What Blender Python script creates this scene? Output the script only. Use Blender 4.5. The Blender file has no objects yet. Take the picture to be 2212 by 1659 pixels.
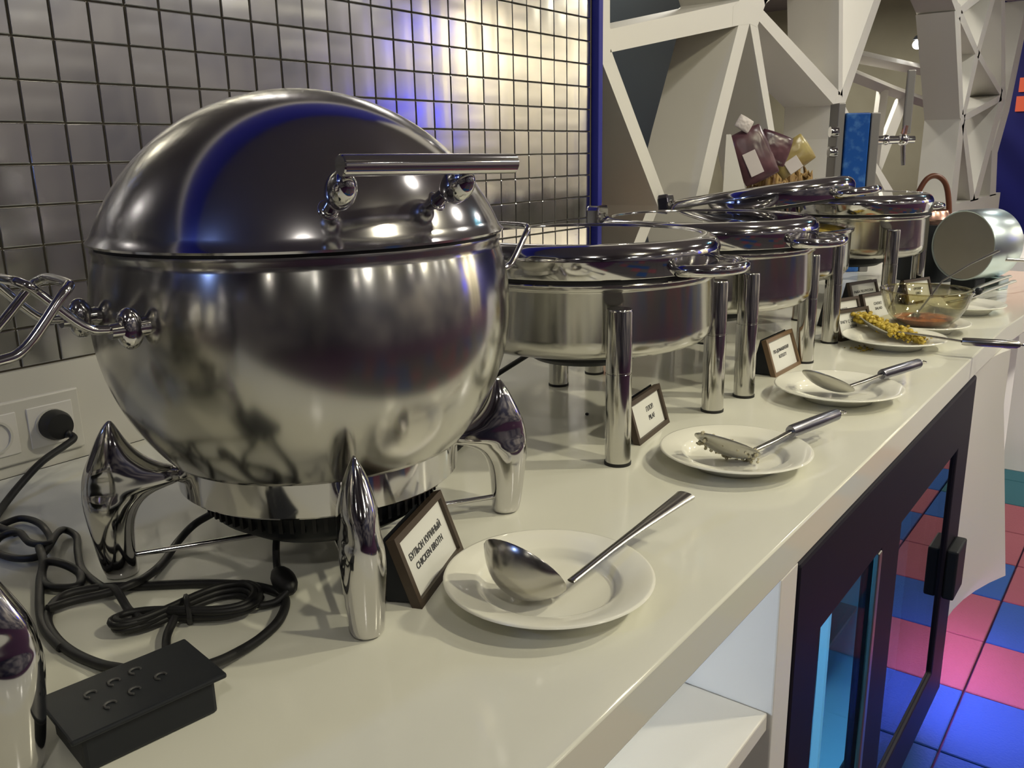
import bpy, math, random
from math import sin, cos, pi, radians as R, sqrt, atan2
from mathutils import Vector, Matrix
random.seed(7)
SC = bpy.context.scene
COL = SC.collection

# ------------------------------------------------------------------ camera
YAW, PITCH, ROLL, FPX = R(52.596), R(14.749), R(-1.141), 1877.5
CAM = Vector((-0.5276, -1.1522, 0.3845))
fw = Vector((sin(YAW)*cos(PITCH), cos(YAW)*cos(PITCH), -sin(PITCH)))
rt = fw.cross(Vector((0, 0, 1))).normalized()
up = rt.cross(fw)
r2 = rt*cos(ROLL) + up*sin(ROLL)
u2 = -rt*sin(ROLL) + up*cos(ROLL)
cd = bpy.data.cameras.new('camera')
cam = bpy.data.objects.new('camera', cd); COL.objects.link(cam)
cd.sensor_width = 36.0; cd.lens = FPX/2212*36.0; cd.clip_start = 0.02; cd.clip_end = 60
M = Matrix((r2, u2, -fw)).transposed().to_4x4(); M.translation = CAM
cam.matrix_world = M
SC.camera = cam

# ------------------------------------------------------------------ world and light
w = bpy.data.worlds.new('world'); SC.world = w; w.use_nodes = True
w.node_tree.nodes['Background'].inputs[0].default_value = (0.30, 0.32, 0.42, 1)
w.node_tree.nodes['Background'].inputs[1].default_value = 0.15
SC.view_settings.view_transform = 'Standard'
SC.view_settings.look = 'None'
SC.view_settings.gamma = 1.0
SC.view_settings.exposure = 0.0
SC.view_settings.use_curve_mapping = False
FLOOR = -0.85
CEIL = 1.85
def area(name, loc, size, power, col, target=None, shape='DISK', sy=None, spread=180):
    l = bpy.data.lights.new(name, 'AREA'); l.shape = shape; l.size = size
    if sy: l.size_y = sy
    l.energy = power; l.color = col; l.spread = R(spread)
    o = bpy.data.objects.new(name, l); COL.objects.link(o); o.location = loc
    d = (Vector(target) - Vector(loc)) if target else Vector((0, 0, -1))
    o.rotation_euler = d.to_track_quat('-Z', 'Y').to_euler()
    return o
WARM = (1.0, 0.925, 0.67); NEUT = (1.0, 0.95, 0.84); COOL = (0.62, 0.75, 1.0)
area('ceiling_lamp_key', (1.55, -2.1, CEIL-.06), .11, 9.5, WARM, (0.7, -.55, 0), spread=115)
area('ceiling_lamp_front', (0.35, -2.35, CEIL-.06), .11, 7, WARM, (0.4, -.5, 0), spread=115)
area('ceiling_lamp_left', (-1.26, -2.0, CEIL-.06), .10, 6.5, NEUT, (-.2, -.5, 0))
area('ceiling_lamp_far', (2.9, -1.7, CEIL-.06), .11, 9, NEUT, (2.6, -.3, .2), spread=115)
area('lattice_fill_light', (1.2, -1.3, CEIL-.06), .11, 7, NEUT, (2.6, .1, .5))  # added fill that brightens the inner faces of the lattice
area('ceiling_lamp_blue', (-2.5, -.35, 1.6), .10, 7, (.30, .45, 1.0), (0, -.5, .3))
for i, (x, y) in enumerate([(3.6, -3.6), (5.4, -2.3), (1.9, -4.0), (-0.4, -3.9), (6.9, -3.6), (5.2, -0.9)]):
    area('room_lamp', (x, y, CEIL-.06), .10, 11, NEUT if i % 2 else WARM)
for x, y in ((.4, -4.6), (1.3, -4.4), (2.1, -4.7), (2.9, -4.5), (3.7, -4.7), (-1.0, -4.5), (-2.2, -3.6), (4.9, -4.6), (-2.9, -2.2)):
    area('small_room_lamp', (x, y, CEIL-.06), .055, 2.2, NEUT)
area('back_room_lamp', (3.2, .75, 1.75), .3, 14, NEUT)
area('back_room_lamp', (7.5, 1.6, 1.75), .3, 50, NEUT)
area('back_room_lamp', (5.2, .9, 1.75), .3, 16, NEUT)

# ------------------------------------------------------------------ materials
def mat(name, col=(.8, .8, .8), rough=.5, metal=0.0, spec=.5, coat=0.0, emit=None, es=1.0, trans=0.0, ior=1.45):
    m = bpy.data.materials.new(name); m.use_nodes = True
    b = m.node_tree.nodes['Principled BSDF']
    b.inputs['Base Color'].default_value = (*col, 1); b.inputs['Roughness'].default_value = rough
    b.inputs['Metallic'].default_value = metal; b.inputs['Specular IOR Level'].default_value = spec
    b.inputs['Coat Weight'].default_value = coat; b.inputs['Coat Roughness'].default_value = .05
    b.inputs['Transmission Weight'].default_value = trans; b.inputs['IOR'].default_value = ior
    if emit: b.inputs['Emission Color'].default_value = (*emit, 1); b.inputs['Emission Strength'].default_value = es
    return m
def noise_col(m, c1, c2, scale=8, sc=(1, 1, 1), lo=.3, hi=.7, detail=4, coord='Object'):
    nt = m.node_tree; b = nt.nodes['Principled BSDF']
    tc = nt.nodes.new('ShaderNodeTexCoord'); mp = nt.nodes.new('ShaderNodeMapping'); mp.inputs['Scale'].default_value = sc
    n = nt.nodes.new('ShaderNodeTexNoise'); n.inputs['Scale'].default_value = scale; n.inputs['Detail'].default_value = detail
    cr = nt.nodes.new('ShaderNodeValToRGB'); cr.color_ramp.elements[0].position = lo; cr.color_ramp.elements[1].position = hi
    cr.color_ramp.elements[0].color = (*c1, 1); cr.color_ramp.elements[1].color = (*c2, 1)
    nt.links.new(tc.outputs[coord], mp.inputs[0]); nt.links.new(mp.outputs[0], n.inputs['Vector'])
    nt.links.new(n.outputs['Fac'], cr.inputs[0]); nt.links.new(cr.outputs[0], b.inputs['Base Color'])
    return n
def noise_rough(m, lo, hi, scale=8, sc=(1, 1, 1), coord='Object'):
    nt = m.node_tree; b = nt.nodes['Principled BSDF']
    tc = nt.nodes.new('ShaderNodeTexCoord'); mp = nt.nodes.new('ShaderNodeMapping'); mp.inputs['Scale'].default_value = sc
    n = nt.nodes.new('ShaderNodeTexNoise'); n.inputs['Scale'].default_value = scale; n.inputs['Detail'].default_value = 5
    mr = nt.nodes.new('ShaderNodeMapRange'); mr.inputs[3].default_value = lo; mr.inputs[4].default_value = hi
    nt.links.new(tc.outputs[coord], mp.inputs[0]); nt.links.new(mp.outputs[0], n.inputs['Vector'])
    nt.links.new(n.outputs['Fac'], mr.inputs[0]); nt.links.new(mr.outputs[0], b.inputs['Roughness'])
def bump(m, strength, dist, scale, sc=(1, 1, 1), coord='Object', detail=3):
    nt = m.node_tree; b = nt.nodes['Principled BSDF']
    tc = nt.nodes.new('ShaderNodeTexCoord'); mp = nt.nodes.new('ShaderNodeMapping'); mp.inputs['Scale'].default_value = sc
    n = nt.nodes.new('ShaderNodeTexNoise'); n.inputs['Scale'].default_value = scale; n.inputs['Detail'].default_value = detail
    bp = nt.nodes.new('ShaderNodeBump'); bp.inputs['Strength'].default_value = strength; bp.inputs['Distance'].default_value = dist
    nt.links.new(tc.outputs[coord], mp.inputs[0]); nt.links.new(mp.outputs[0], n.inputs['Vector'])
    nt.links.new(n.outputs['Fac'], bp.inputs['Height']); nt.links.new(bp.outputs[0], b.inputs['Normal'])

chrome = mat('chrome', (.64, .63, .63), .08, 1)
bump(chrome, .08, .002, 9)
def aniso(m, a, rot=0.0):
    nt = m.node_tree; t = nt.nodes.new('ShaderNodeTangent'); t.direction_type = 'RADIAL'; t.axis = 'Z'
    b = nt.nodes['Principled BSDF']; b.inputs['Anisotropic'].default_value = a; b.inputs['Anisotropic Rotation'].default_value = rot
    nt.links.new(t.outputs[0], b.inputs['Tangent'])
steel = mat('brushed_steel', (.54, .53, .505), .2, 1)
noise_rough(steel, .13, .20, 10, (1, 1, .4)); aniso(steel, .72, .25)
lidsteel = mat('lid_steel', (.58, .57, .59), .12, 1)
noise_rough(lidsteel, .08, .18, 7); bump(lidsteel, .04, .002, 5)
postchr = mat('post_chrome', (.62, .61, .575), .12, 1)
gripm = mat('grip_dark_steel', (.25, .25, .29), .3, 1)
utensil = mat('utensil_steel', (.50, .485, .45), .22, 1)
dullsteel = mat('dull_steel', (.46, .45, .41), .33, 1)
tilem = mat('tile_steel', (.56, .56, .575), .20, 1)
noise_rough(tilem, .10, .20, 30, (1, 1, 1)); bump(tilem, .6, .0016, 13, (1.6, 1, .45), detail=1)
tilem2 = mat('tile_steel_brushed', (.54, .54, .55), .22, 1)
noise_rough(tilem2, .12, .22, 30); bump(tilem2, .6, .0016, 12, (.45, 1, 1.8), detail=1)
grout = mat('grout', (.105, .092, .07), .8)
white = mat('white_solid_surface', (.705, .70, .62), .16, spec=.55)
noise_rough(white, .07, .13, 3)
whitep = mat('white_panel', (.70, .68, .65), .35)
splash = mat('white_splash', (.60, .585, .54), .35)
lattm = mat('lattice_paint', (.68, .66, .60), .55)
bluep = mat('blue_paint', (.012, .016, .22), .45)
bluewall = mat('blue_wall_paint', (.010, .014, .26), .5)  # plain blue paint of the wall above the tiles
black = mat('black_plastic', (.014, .016, .020), .45, spec=.3)
rubber = mat('black_rubber', (.010, .010, .011), .5)
fridgeb = mat('fridge_black', (.008, .007, .014), .5, spec=.25)
brownf = mat('sign_brown', (.055, .038, .026), .45)
browngold = mat('sign_brown_light', (.16, .10, .055), .4)
paper = mat('sign_paper', (.66, .66, .63), .5)
ink = mat('sign_ink', (.05, .05, .055), .7)
porc = mat('porcelain', (.80, .79, .71), .06, spec=.6)
def glassmat(name, col=(1, 1, 1), rough=0.0, ior=1.45, mixf=.0, pwr=4.0):
    m = bpy.data.materials.new(name); m.use_nodes = True; nt = m.node_tree
    for n in list(nt.nodes): nt.nodes.remove(n)
    o = nt.nodes.new('ShaderNodeOutputMaterial'); t = nt.nodes.new('ShaderNodeBsdfTransparent'); g = nt.nodes.new('ShaderNodeBsdfGlossy')
    f = nt.nodes.new('ShaderNodeLayerWeight'); pw = nt.nodes.new('ShaderNodeMath'); pw.operation = 'POWER'; pw.inputs[1].default_value = pwr; nt.links.new(f.outputs['Facing'], pw.inputs[0]); f0 = ((ior-1)/(ior+1))**2; mixf += f0; mx = nt.nodes.new('ShaderNodeMixShader')
    t.inputs[0].default_value = (*col, 1); g.inputs['Roughness'].default_value = rough
    ma = nt.nodes.new('ShaderNodeMath'); ma.operation = 'ADD'; ma.inputs[1].default_value = mixf; ma.use_clamp = True
    nt.links.new(pw.outputs[0], ma.inputs[0]); nt.links.new(ma.outputs[0], mx.inputs[0])
    nt.links.new(t.outputs[0], mx.inputs[1]); nt.links.new(g.outputs[0], mx.inputs[2]); nt.links.new(mx.outputs[0], o.inputs[0])
    return m
glass = glassmat('lid_glass', (.36, .37, .31), .01, 1.5, .45)
fglass = glassmat('fridge_glass', (.55, .62, .70), .0, 1.5, .03)
fglass2 = glassmat('fridge_glass_clear', (.8, .93, 1.0), .0, 1.3, -.02, 12.0)
bglass = glassmat('bowl_glass', (.86, .84, .72), .01, 1.5, .05)
carpetR = mat('carpet_red', (.17, .045, .06), .95); bump(carpetR, .6, .003, 160)
carpetB = mat('carpet_blue', (.006, .045, .17), .95); bump(carpetB, .6, .003, 160)
carpetG = mat('carpet_teal', (.01, .06, .08), .95)
carpetK = mat('carpet_grey', (.075, .068, .072), .95)
carpetD = mat('carpet_joint', (.05, .01, .05), .9)
ceilm = mat('ceiling_paint', (.24, .22, .225), .7)
roomw = mat('room_wall', (.20, .18, .20), .6); noise_col(roomw, (.07, .07, .12), (.48, .45, .43), 1.1, (1, 1, 2.6), .40, .64)
backw = mat('back_room_wall', (.25, .22, .17), .7); noise_col(backw, (.26, .24, .17), (.36, .34, .25), 1.2)
mauve = mat('mauve_wall', (.30, .25, .235), .7)
teal = mat('dark_teal', (.018, .028, .038), .3)
glow_blue = mat('blue_glow', (0, 0, 0), .5, emit=(.03, .04, 1.0), es=3.5)  # glow of the added panels that tint the tile reflections blue
screen_or = mat('orange_screen', (.02, .01, .01), .5, emit=(1.0, .16, .07), es=.55)
lampm = mat('lamp_glow', (1, 1, 1), .5, emit=(1, .97, .9), es=22)
cyan = mat('cyan_tube', (.1, .5, .8), .5, emit=(.15, .75, 1.0), es=9)
ledb = mat('fridge_led', (.5, .8, 1), .5, emit=(.25, .6, .85), es=.45)
fint = mat('fridge_liner', (.22, .42, .55), .3)
foody = mat('yellow_food', (.40, .27, .02), .6); noise_col(foody, (.26, .17, .012), (.60, .45, .06), 120); bump(foody, 1, .004, 120)
ricef = mat('rice_crumbs', (.52, .48, .34), .6); noise_col(ricef, (.30, .26, .15), (.66, .62, .47), 160); bump(ricef, 1, .003, 160)
sauce = mat('red_sauce', (.30, .055, .012), .15); noise_col(sauce, (.20, .02, .008), (.52, .15, .03), 35, lo=.4, hi=.6)
copper = mat('copper', (.70, .42, .33), .22, 1)
leather = mat('brown_handle', (.10, .03, .012), .4)
bagp = mat('purple_bag', (.07, .02, .035), .28, spec=.6); noise_col(bagp, (.03, .008, .018), (.13, .06, .07), 16)
bagy = mat('yellow_bag', (.40, .30, .06), .28, spec=.6); noise_col(bagy, (.12, .06, .03), (.36, .29, .10), 14)
bagl = mat('bag_label', (.55, .50, .48), .4)
dry = mat('dried_snack', (.30, .17, .06), .7); noise_col(dry, (.14, .07, .03), (.42, .28, .10), 60)
tapblue = mat('tap_panel_blue', (.012, .09, .33), .3); noise_col(tapblue, (.008, .07, .30), (.06, .17, .42), 40, (1, 1, 1), .5, .75)
tapgrey = mat('tap_grey', (.28, .27, .26), .35, .6)
stain = mat('food_stain', (.45, .38, .22), .6)
orange = mat('orange_cloth', (.55, .17, .05), .6)
drumface = mat('drum_face', (.40, .38, .34), .42, .85); noise_col(drumface, (.36, .35, .31), (.44, .41, .36), 6)
drumside = mat('drum_side', (.66, .76, .78), .30, 1)

# ------------------------------------------------------------------ mesh helpers
class MB:
    def __init__(s): s.v = []; s.f = []
    def add(s, v, f):
        o = len(s.v); s.v += [tuple(p) for p in v]; s.f += [tuple(i+o for i in q) for q in f]; return s
    def box(s, c, d, rz=0, mtx=None):
        hx, hy, hz = d[0]/2, d[1]/2, d[2]/2
        v = [Vector((x, y, z)) for z in (-hz, hz) for y in (-hy, hy) for x in (-hx, hx)]
        if rz: v = [Matrix.Rotation(rz, 3, 'Z') @ p for p in v]
        if mtx: v = [mtx @ p for p in v]
        v = [p + Vector(c) for p in v]
        return s.add(v, [(0, 2, 3, 1), (4, 5, 7, 6), (0, 1, 5, 4), (2, 6, 7, 3), (0, 4, 6, 2), (1, 3, 7, 5)])
    def lathe(s, prof, n=64, c=(0, 0, 0), mtx=None, closed=False):
        v = []; f = []
        for r, z in prof:
            for k in range(n):
                a = 2*pi*k/n; p = Vector((r*cos(a), r*sin(a), z))
                if mtx: p = mtx @ p
                v.append(p + Vector(c))
        m = len(prof)
        for i in range(m-1 + (1 if closed else 0)):
            j = (i+1) % m
            for k in range(n):
                k2 = (k+1) % n; f.append((i*n+k, i*n+k2, j*n+k2, j*n+k))
        if not closed:
            if prof[0][0] > 1e-4: f.append(tuple(range(n-1, -1, -1)))
            if prof[-1][0] > 1e-4: f.append(tuple(range((m-1)*n, m*n)))
        return s.add(v, f)
    def shell(s, prof, n=64, c=(0, 0, 0)):
        """open lathe without end caps"""
        v = []; f = []
        for r, z in prof:
            for k in range(n):
                a = 2*pi*k/n; v.append(Vector((r*cos(a)+c[0], r*sin(a)+c[1], z+c[2])))
        for i in range(len(prof)-1):
            for k in range(n):
                k2 = (k+1) % n; f.append((i*n+k, i*n+k2, (i+1)*n+k2, (i+1)*n+k))
        return s.add(v, f)
    def tube(s, pts, r=.004, n=10, closed=False, flat=1.0, cap=True):
        pts = [Vector(p) for p in pts]; m = len(pts)
        rr = r if isinstance(r, (list, tuple)) else [r]*m
        v = []; f = []; prev = None
        for i, p in enumerate(pts):
            a = pts[i-1] if (i > 0 or closed) else p; b = pts[(i+1) % m] if (i < m-1 or closed) else p
            t = (b-a).normalized()
            if prev is None:
                ref = Vector((0, 0, 1)) if abs(t.z) < .9 else Vector((1, 0, 0))
                nn = t.cross(ref).normalized()
            else: nn = (prev - t*prev.dot(t)).normalized()
            prev = nn; bb = t.cross(nn)
            for k in range(n):
                an = 2*pi*k/n; v.append(p + (nn*cos(an) + bb*sin(an)*flat)*rr[i])
        for i in range(m-1 + (1 if closed else 0)):
            j = (i+1) % m
            for k in range(n):
                k2 = (k+1) % n; f.append((i*n+k, i*n+k2, j*n+k2, j*n+k))
        if cap and not closed: f += [tuple(range(n-1, -1, -1)), tuple(range((m-1)*n, m*n))]
        return s.add(v, f)
    def prism(s, poly, z0, z1, plane='xy'):
        n = len(poly)
        if plane == 'xy': v = [(x, y, z0) for x, y in poly] + [(x, y, z1) for x, y in poly]
        else: v = [(x, z0, y) for x, y in poly] + [(x, z1, y) for x, y in poly]
        f = [tuple(range(n-1, -1, -1)), tuple(range(n, 2*n))] + [(i, (i+1) % n, n+(i+1) % n, n+i) for i in range(n)]
        return s.add(v, f)
    def loft(s, rings, cap=True):
        n = len(rings[0]); v = [p for q in rings for p in q]; f = []
        for i in range(len(rings)-1):
            for k in range(n):
                k2 = (k+1) % n; f.append((i*n+k, i*n+k2, (i+1)*n+k2, (i+1)*n+k))
        if cap: f += [tuple(range(n-1, -1, -1)), tuple(range((len(rings)-1)*n, len(rings)*n))]
        return s.add(v, f)
    def ball(s, c, r, sc=(1, 1, 1), n=16, m=10, mtx=None):
        prof = [(sin(pi*i/m), -cos(pi*i/m)) for i in range(m+1)]
        v = []; f = []
        for a, b in prof:
            for k in range(n):
                t = 2*pi*k/n; p = Vector((a*cos(t)*r*sc[0], a*sin(t)*r*sc[1], b*r*sc[2]))
                if mtx: p = mtx @ p
                v.append(p+Vector(c))
        for i in range(m):
            for k in range(n):
                k2 = (k+1) % n; f.append((i*n+k, i*n+k2, (i+1)*n+k2, (i+1)*n+k))
        return s.add(v, f)
    def build(s, name, m, parent=None, smooth=38, kind=None, bevel=0, seg=2):
        me = bpy.data.meshes.new(name); me.from_pydata(s.v, [], s.f); me.validate(); me.update()
        import bmesh
        bm = bmesh.new(); bm.from_mesh(me); bmesh.ops.remove_doubles(bm, verts=bm.verts, dist=1e-6)
        bmesh.ops.recalc_face_normals(bm, faces=bm.faces); bm.to_mesh(me); bm.free()
        me.materials.append(m)
        o = bpy.data.objects.new(name, me); COL.objects.link(o)
        if smooth:
            me.polygons.foreach_set('use_smooth', [True]*len(me.polygons)); me.set_sharp_from_angle(angle=R(smooth))
        if parent: o.parent = parent
        if kind: o['kind'] = kind
        if bevel:
            b = o.modifiers.new('bevel', 'BEVEL'); b.width = bevel; b.segments = seg; b.limit_method = 'ANGLE'; b.angle_limit = R(40)
        return o
def spline(pts, per=8, closed=False):
    P = [Vector(p) for p in pts]; n = len(P); out = []
    rng = range(n if closed else n-1)
    for i in rng:
        if closed: a, b, c, d = P[(i-1) % n], P[i], P[(i+1) % n], P[(i+2) % n]
        else: a, b, c, d = P[max(i-1, 0)], P[i], P[i+1], P[min(i+2, n-1)]
        for k in range(per):
            t = k/per
            out.append(.5*((2*b)+(c-a)*t+(2*a-5*b+4*c-d)*t*t+(3*b-a-3*c+d)*t**3))
    if not closed: out.append(P[-1])
    return out
def thing(name, label, cat, loc=(0, 0, 0), rz=0, group=None):
    o = bpy.data.objects.new(name, None); COL.objects.link(o); o.location = loc; o.rotation_euler = (0, 0, rz)
    o.empty_display_size = .05
    return tag(o, label, cat, group)
def tag(o, label, cat, group=None):
    o['label'] = label; o['category'] = cat
    if group: o['group'] = group
    return o
def struct(o): o['kind'] = 'structure'; return o
def dup(root, loc, rz, label):
    def cp(o, par):
        c = o.copy(); COL.objects.link(c)
        if par: c.parent = par
        for ch in [x for x in bpy.data.objects if x.parent == o and x not in made]:
            made.add(cp(ch, c))
        made.add(c); return c
    made = set(); r = cp(root, None); r.location = loc; r.rotation_euler = (0, 0, rz); r['label'] = label
    return r

# ------------------------------------------------------------------ setting: floor, walls, ceiling
fl = struct(MB().box((3.0, -1.0, FLOOR-.04), (16, 12, .06)).build('floor', carpetD, smooth=0))
T = .26
pat = {}
tile_meshes = {}
def carpet_mesh(m):
    if m.name not in tile_meshes:
        o = MB().box((0, 0, 0), (T-.005, T-.005, .012)).build('carpet_tile', m, smooth=0, bevel=.002, seg=1)
        tile_meshes[m.name] = o; return o, True
    return tile_meshes[m.name], False
forced = {(5, -1): 'R', (5, 0): 'R', (4, -1): 'B', (4, 0): 'B', (6, -1): 'B', (6, 0): 'R', (7, -1): 'R', (7, 0): 'B', (3, -1): 'B', (3, 0): 'B',
          (8, -1): 'R', (8, -2): 'B', (8, 0): 'R', (9, -1): 'B', (9, 0): 'R', (7, -2): 'R', (6, -2): 'R', (5, -2): 'R', (4, -2): 'B', (10, -1): 'G', (10, 0): 'G', (11, -1): 'G', (11, 0): 'G',
          (9, -2): 'R', (10, -2): 'B', (2, -1): 'R', (2, 0): 'R', (1, -1): 'B', (1, 0): 'B', (3, -2): 'B', (2, -2): 'R'}
for i in range(-4, 16):
    for j in range(-9, 2):
        c = forced.get((i, j), random.choice('RBBRRBG') if random.random() > .2 else 'B')
        if j < -3 and random.random() < .72: c = 'K'
        m = {'R': carpetR, 'B': carpetB, 'G': carpetG, 'K': carpetK}[c]
        o, new = carpet_mesh(m)
        if not new:
            o = o.copy(); COL.objects.link(o)
        o.parent = fl; o.location = (.22 + i*T + T/2, -.90 + j*T + T/2, FLOOR-.004)

TILE = .05
mesh_list = []
def tile_mesh(name, m, seed):
    """slightly domed square tile with rounded edges facing -y"""
    n = 8; h = TILE/2-.0011; v = []; f = []; rnd = random.Random(seed); ax, az = rnd.uniform(-.5, .5), rnd.uniform(-.5, .5)
    for j in range(n+1):
        for i in range(n+1):
            g_ = [-1, -.955, -.8, -.4, 0, .4, .8, .955, 1]; a, b = g_[i], g_[j]
            e = max(abs(a), abs(b)); dep = .0042 - .00009*(a*a*.7+b*b*.3) - (.0009 if e > .99 else 0) + .00005*(ax*a*b + az*a*b*b)
            v.append((a*h, -dep, b*h))
    for j in range(n):
        for i in range(n): f.append((j*(n+1)+i, j*(n+1)+i+1, (j+1)*(n+1)+i+1, (j+1)*(n+1)+i))
    rim = [i for i in range(n+1)] + [(j*(n+1)+n) for j in range(1, n+1)] + [n*(n+1)+i for i in range(n-1, -1, -1)] + [j*(n+1) for j in range(n-1, 0, -1)]
    o0 = len(v)
    for k in rim: v.append((v[k][0], 0, v[k][2]))
    L = len(rim)
    for k in range(L): f.append((rim[k], o0+k, o0+(k+1) % L, rim[(k+1) % L]))
    return v, f
ZB = .135                      # bottom of the tiled field above the counter
wallb = struct(MB().box((-1.345, .05, .0575+.4), (5.35, .1, 1.88)).build('wall_back', grout, smooth=0))
protos = []
for s in range(6):
    v, f = tile_mesh('wall_tile', tilem, s); mb = MB(); mb.add(v, f)
    o = mb.build('wall_tile', tilem if s % 2 else tilem2, smooth=24); protos.append(o)
def inview(p):
    d = Vector(p)-CAM; z = d.dot(fw)
    if z <= .05: return None
    return (FPX*d.dot(r2)/z, -FPX*d.dot(u2)/z, z)
cells = []
for c in range(-34, 26):
    for r in range(0, 20):
        x = c*TILE+.025 ; z = ZB+r*TILE+.025
        if x > 1.31 or z > 1.08: continue
        q = inview((x, 0, z)); vis = q and abs(q[0]) < 1130 and abs(q[1]) < 850
        cells.append((0 if vis else 1, q[2] if q else 9, x, z))
cells.sort()
used = set(); rest = MB()
for k, (nv, dz, x, z) in enumerate(cells):
    s = random.randrange(6)
    if k < 300:
        if s in used: o = protos[s].copy(); COL.objects.link(o)
        else: o = protos[s]; used.add(s)
        o.parent = wallb; o.location = (x, 0, z)
        o.rotation_euler = (R(random.gauss(0, .28)), 0, R(random.gauss(0, .35)))
    else:
        v, f = tile_mesh('t', tilem, s)
        v = [(a+x, b, c2+z) for a, b, c2 in v]; rest.add(v, f)
o = rest.build('wall_tile_field', tilem, wallb, smooth=24, kind='stuff')
struct(MB().box((-1.345, -.004, .0665), (5.33, .008, .133)).build('trim_1', splash, smooth=0))
struct(MB().box((-1.345, -.012, 1.115), (5.35, .03, .05)).build('trim_2', whitep, smooth=0, bevel=.003))
struct(MB().box((-1.345, -.003, 1.50), (5.35, .006, .70)).build('wall_upper', bluewall, smooth=0))
struct(MB().box((1.3185, -.0105, .565), (.019, .021, 1.13)).build('trim_3', bluep, smooth=0, bevel=.002))
struct(MB().box((3.0, -1.0, CEIL+.05), (16, 12, .1)).build('ceiling', ceilm, smooth=0))
struct(MB().box((9.42, 1.78, .5), (.1, 2.5, 2.7)).build('wall_far_side', backw, smooth=0))
struct(MB().box((3.0, -5.05, .5), (14, .1, 2.7)).build('wall_front', roomw, smooth=0))
struct(MB().box((-4.05, -1, .5), (.1, 12, 2.7)).build('wall_left', roomw, smooth=0))
rw = struct(MB().box((9.55, -1, .5), (.1, 12, 2.7)).build('wall_right', bluep, smooth=0))
struct(MB().box((4.0, 3.05, .5), (15.9, .1, 2.7)).build('wall_far', backw, smooth=0))
# room pillars plus added blue glow panels behind the photographer (they show in the steel)
for x, wd, wh in ((6.62, .55, 'wide white pillar next to the added blue glow panels'), (9.0, .5, 'wide white pillar nearest the dark blue end wall'), (7.75, .10, 'slim white pillar between the two wide ones')):
    p = tag(MB().box((x, -4.86, .5), (wd, .24, 2.69)).build('pillar', mat('pillar_paint', (.8, .74, .58), .5), smooth=0, bevel=.01),
        wh, 'pillar')
    area('pillar_fill_light', (x, -4.35, CEIL-.05), .12, 48, WARM, (x, -4.8, .3))  # added fill so each pillar mirrors brightly in the tiles
tag(MB().box((5.95, -4.97, .82), (.62, .04, .34)).build('glow_panel', glow_blue, smooth=0), 'lower blue glow panel added across the room for its reflection in the tiles', 'glow panel')
tag(MB().box((6.15, -4.97, 1.6), (.30, .04, .34)).build('glow_panel', glow_blue, smooth=0), 'upper blue glow panel added across the room for its reflection in the tiles', 'glow panel')
for x in (2.4, 4.1, 5.5, 8.0): area('wall_fill_light', (x, -4.2, CEIL-.05), .15, 5, NEUT, (x, -5, 1.3))  # added washes lifting the room wall mirrored in the tiles
tag(MB().tube([(5.0+.35*cos(a*.2), -1.2+.35*sin(a*.2), 1.70) for a in range(0, 20)], .008, 8).build('neon_tube', cyan), 'curved cyan neon tube hanging from the ceiling', 'lamp')

# orange screens on the blue wall to the far right
sc = thing('wall_sign', 'glowing orange letter-like panels on the dark blue far wall', 'sign', (9.5, .29, .6))
for k, (z0, z1, y0) in enumerate([(.09, .25, -.16), (.27, .42, -.17), (.44, .62, -.2)]):
    MB().box((-.015, y0+.02, (z0+z1)/2), (.03, .26, z1-z0-.02)).build('sign_panel', screen_or, sc, smooth=0)

# ------------------------------------------------------------------ counter
front = [(1.36, -.876), (1.62, -.880), (1.80, -.892), (1.98, -.925), (2.15, -.985), (2.30, -1.06), (2.62, -1.06)]
top = MB().prism([(-1.6, -.0082), (-1.6, -.876)] + front + [(2.62, -.0082)], -.045, 0)
tag(top.build('countertop', white, smooth=20, bevel=.0025), 'long glossy white countertop carrying the buffet', 'countertop')
ub = thing('open_shelf_unit', 'white open-fronted shelf unit under the countertop beside the fridge', 'cabinet', (-.1, -.45, FLOOR))
H = -.045-FLOOR
MB().box((.4115, 0, H/2), (.051, .85, H)).build('side_panel', whitep, ub, smooth=0, bevel=.002)
MB().box((-.75, 0, H/2), (.05, .85, H)).build('side_panel', whitep, ub, smooth=0, bevel=.002)
MB().box((-.17, .0, H-.17), (1.11, .84, .022)).build('shelf', whitep, ub, smooth=0, bevel=.002)
MB().box((-.17, 0, .1), (1.11, .84, .03)).build('shelf', whitep, ub, smooth=0, bevel=.002)
MB().box((-.17, .40, H/2), (1.11, .02, H)).build('back_panel', whitep, ub, smooth=0)
area('shelf_glow', (-.35, -.55, -.06), .12, 3.2, (.72, .84, 1.0), (.29, -.8, -.16))
# end panel, curved outwards, floating above a light strip
ep = MB(); pts = [(1.362, -.868), (1.42, -.872), (1.48, -.881), (1.54, -.895), (1.60, -.914), (1.66, -.938)]
tp_ = [(1.362, -.866), (1.41, -.868), (1.46, -.872), (1.51, -.878), (1.56, -.886), (1.60, -.896)]
rg = lambda q, z: [Vector((x, y, z)) for x, y in q] + [Vector((x+.008, y+.022, z)) for x, y in reversed(q)]
ep.loft([rg(pts, -.60), rg(tp_, -.17), rg(tp_, -.046)])
tag(ep.build('counter_end_panel', whitep, smooth=30), 'curved white front panel of the counter right of the fridge', 'panel')
eb = MB().prism([(1.40, -.10), (1.40, -.72), (2.55, -.80), (2.55, -.10)], FLOOR, -.046)
tag(eb.build('base_cabinet', whitep, smooth=0), 'recessed white base block carrying the right end of the counter', 'cabinet')
fb = MB().box((3.7, -1.05, -.435), (1.0, 1.1, .83)).build('serving_block', whitep, smooth=0, bevel=.004)
tag(fb, 'far white low block standing on the carpet past the counter end', 'cabinet')
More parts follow.
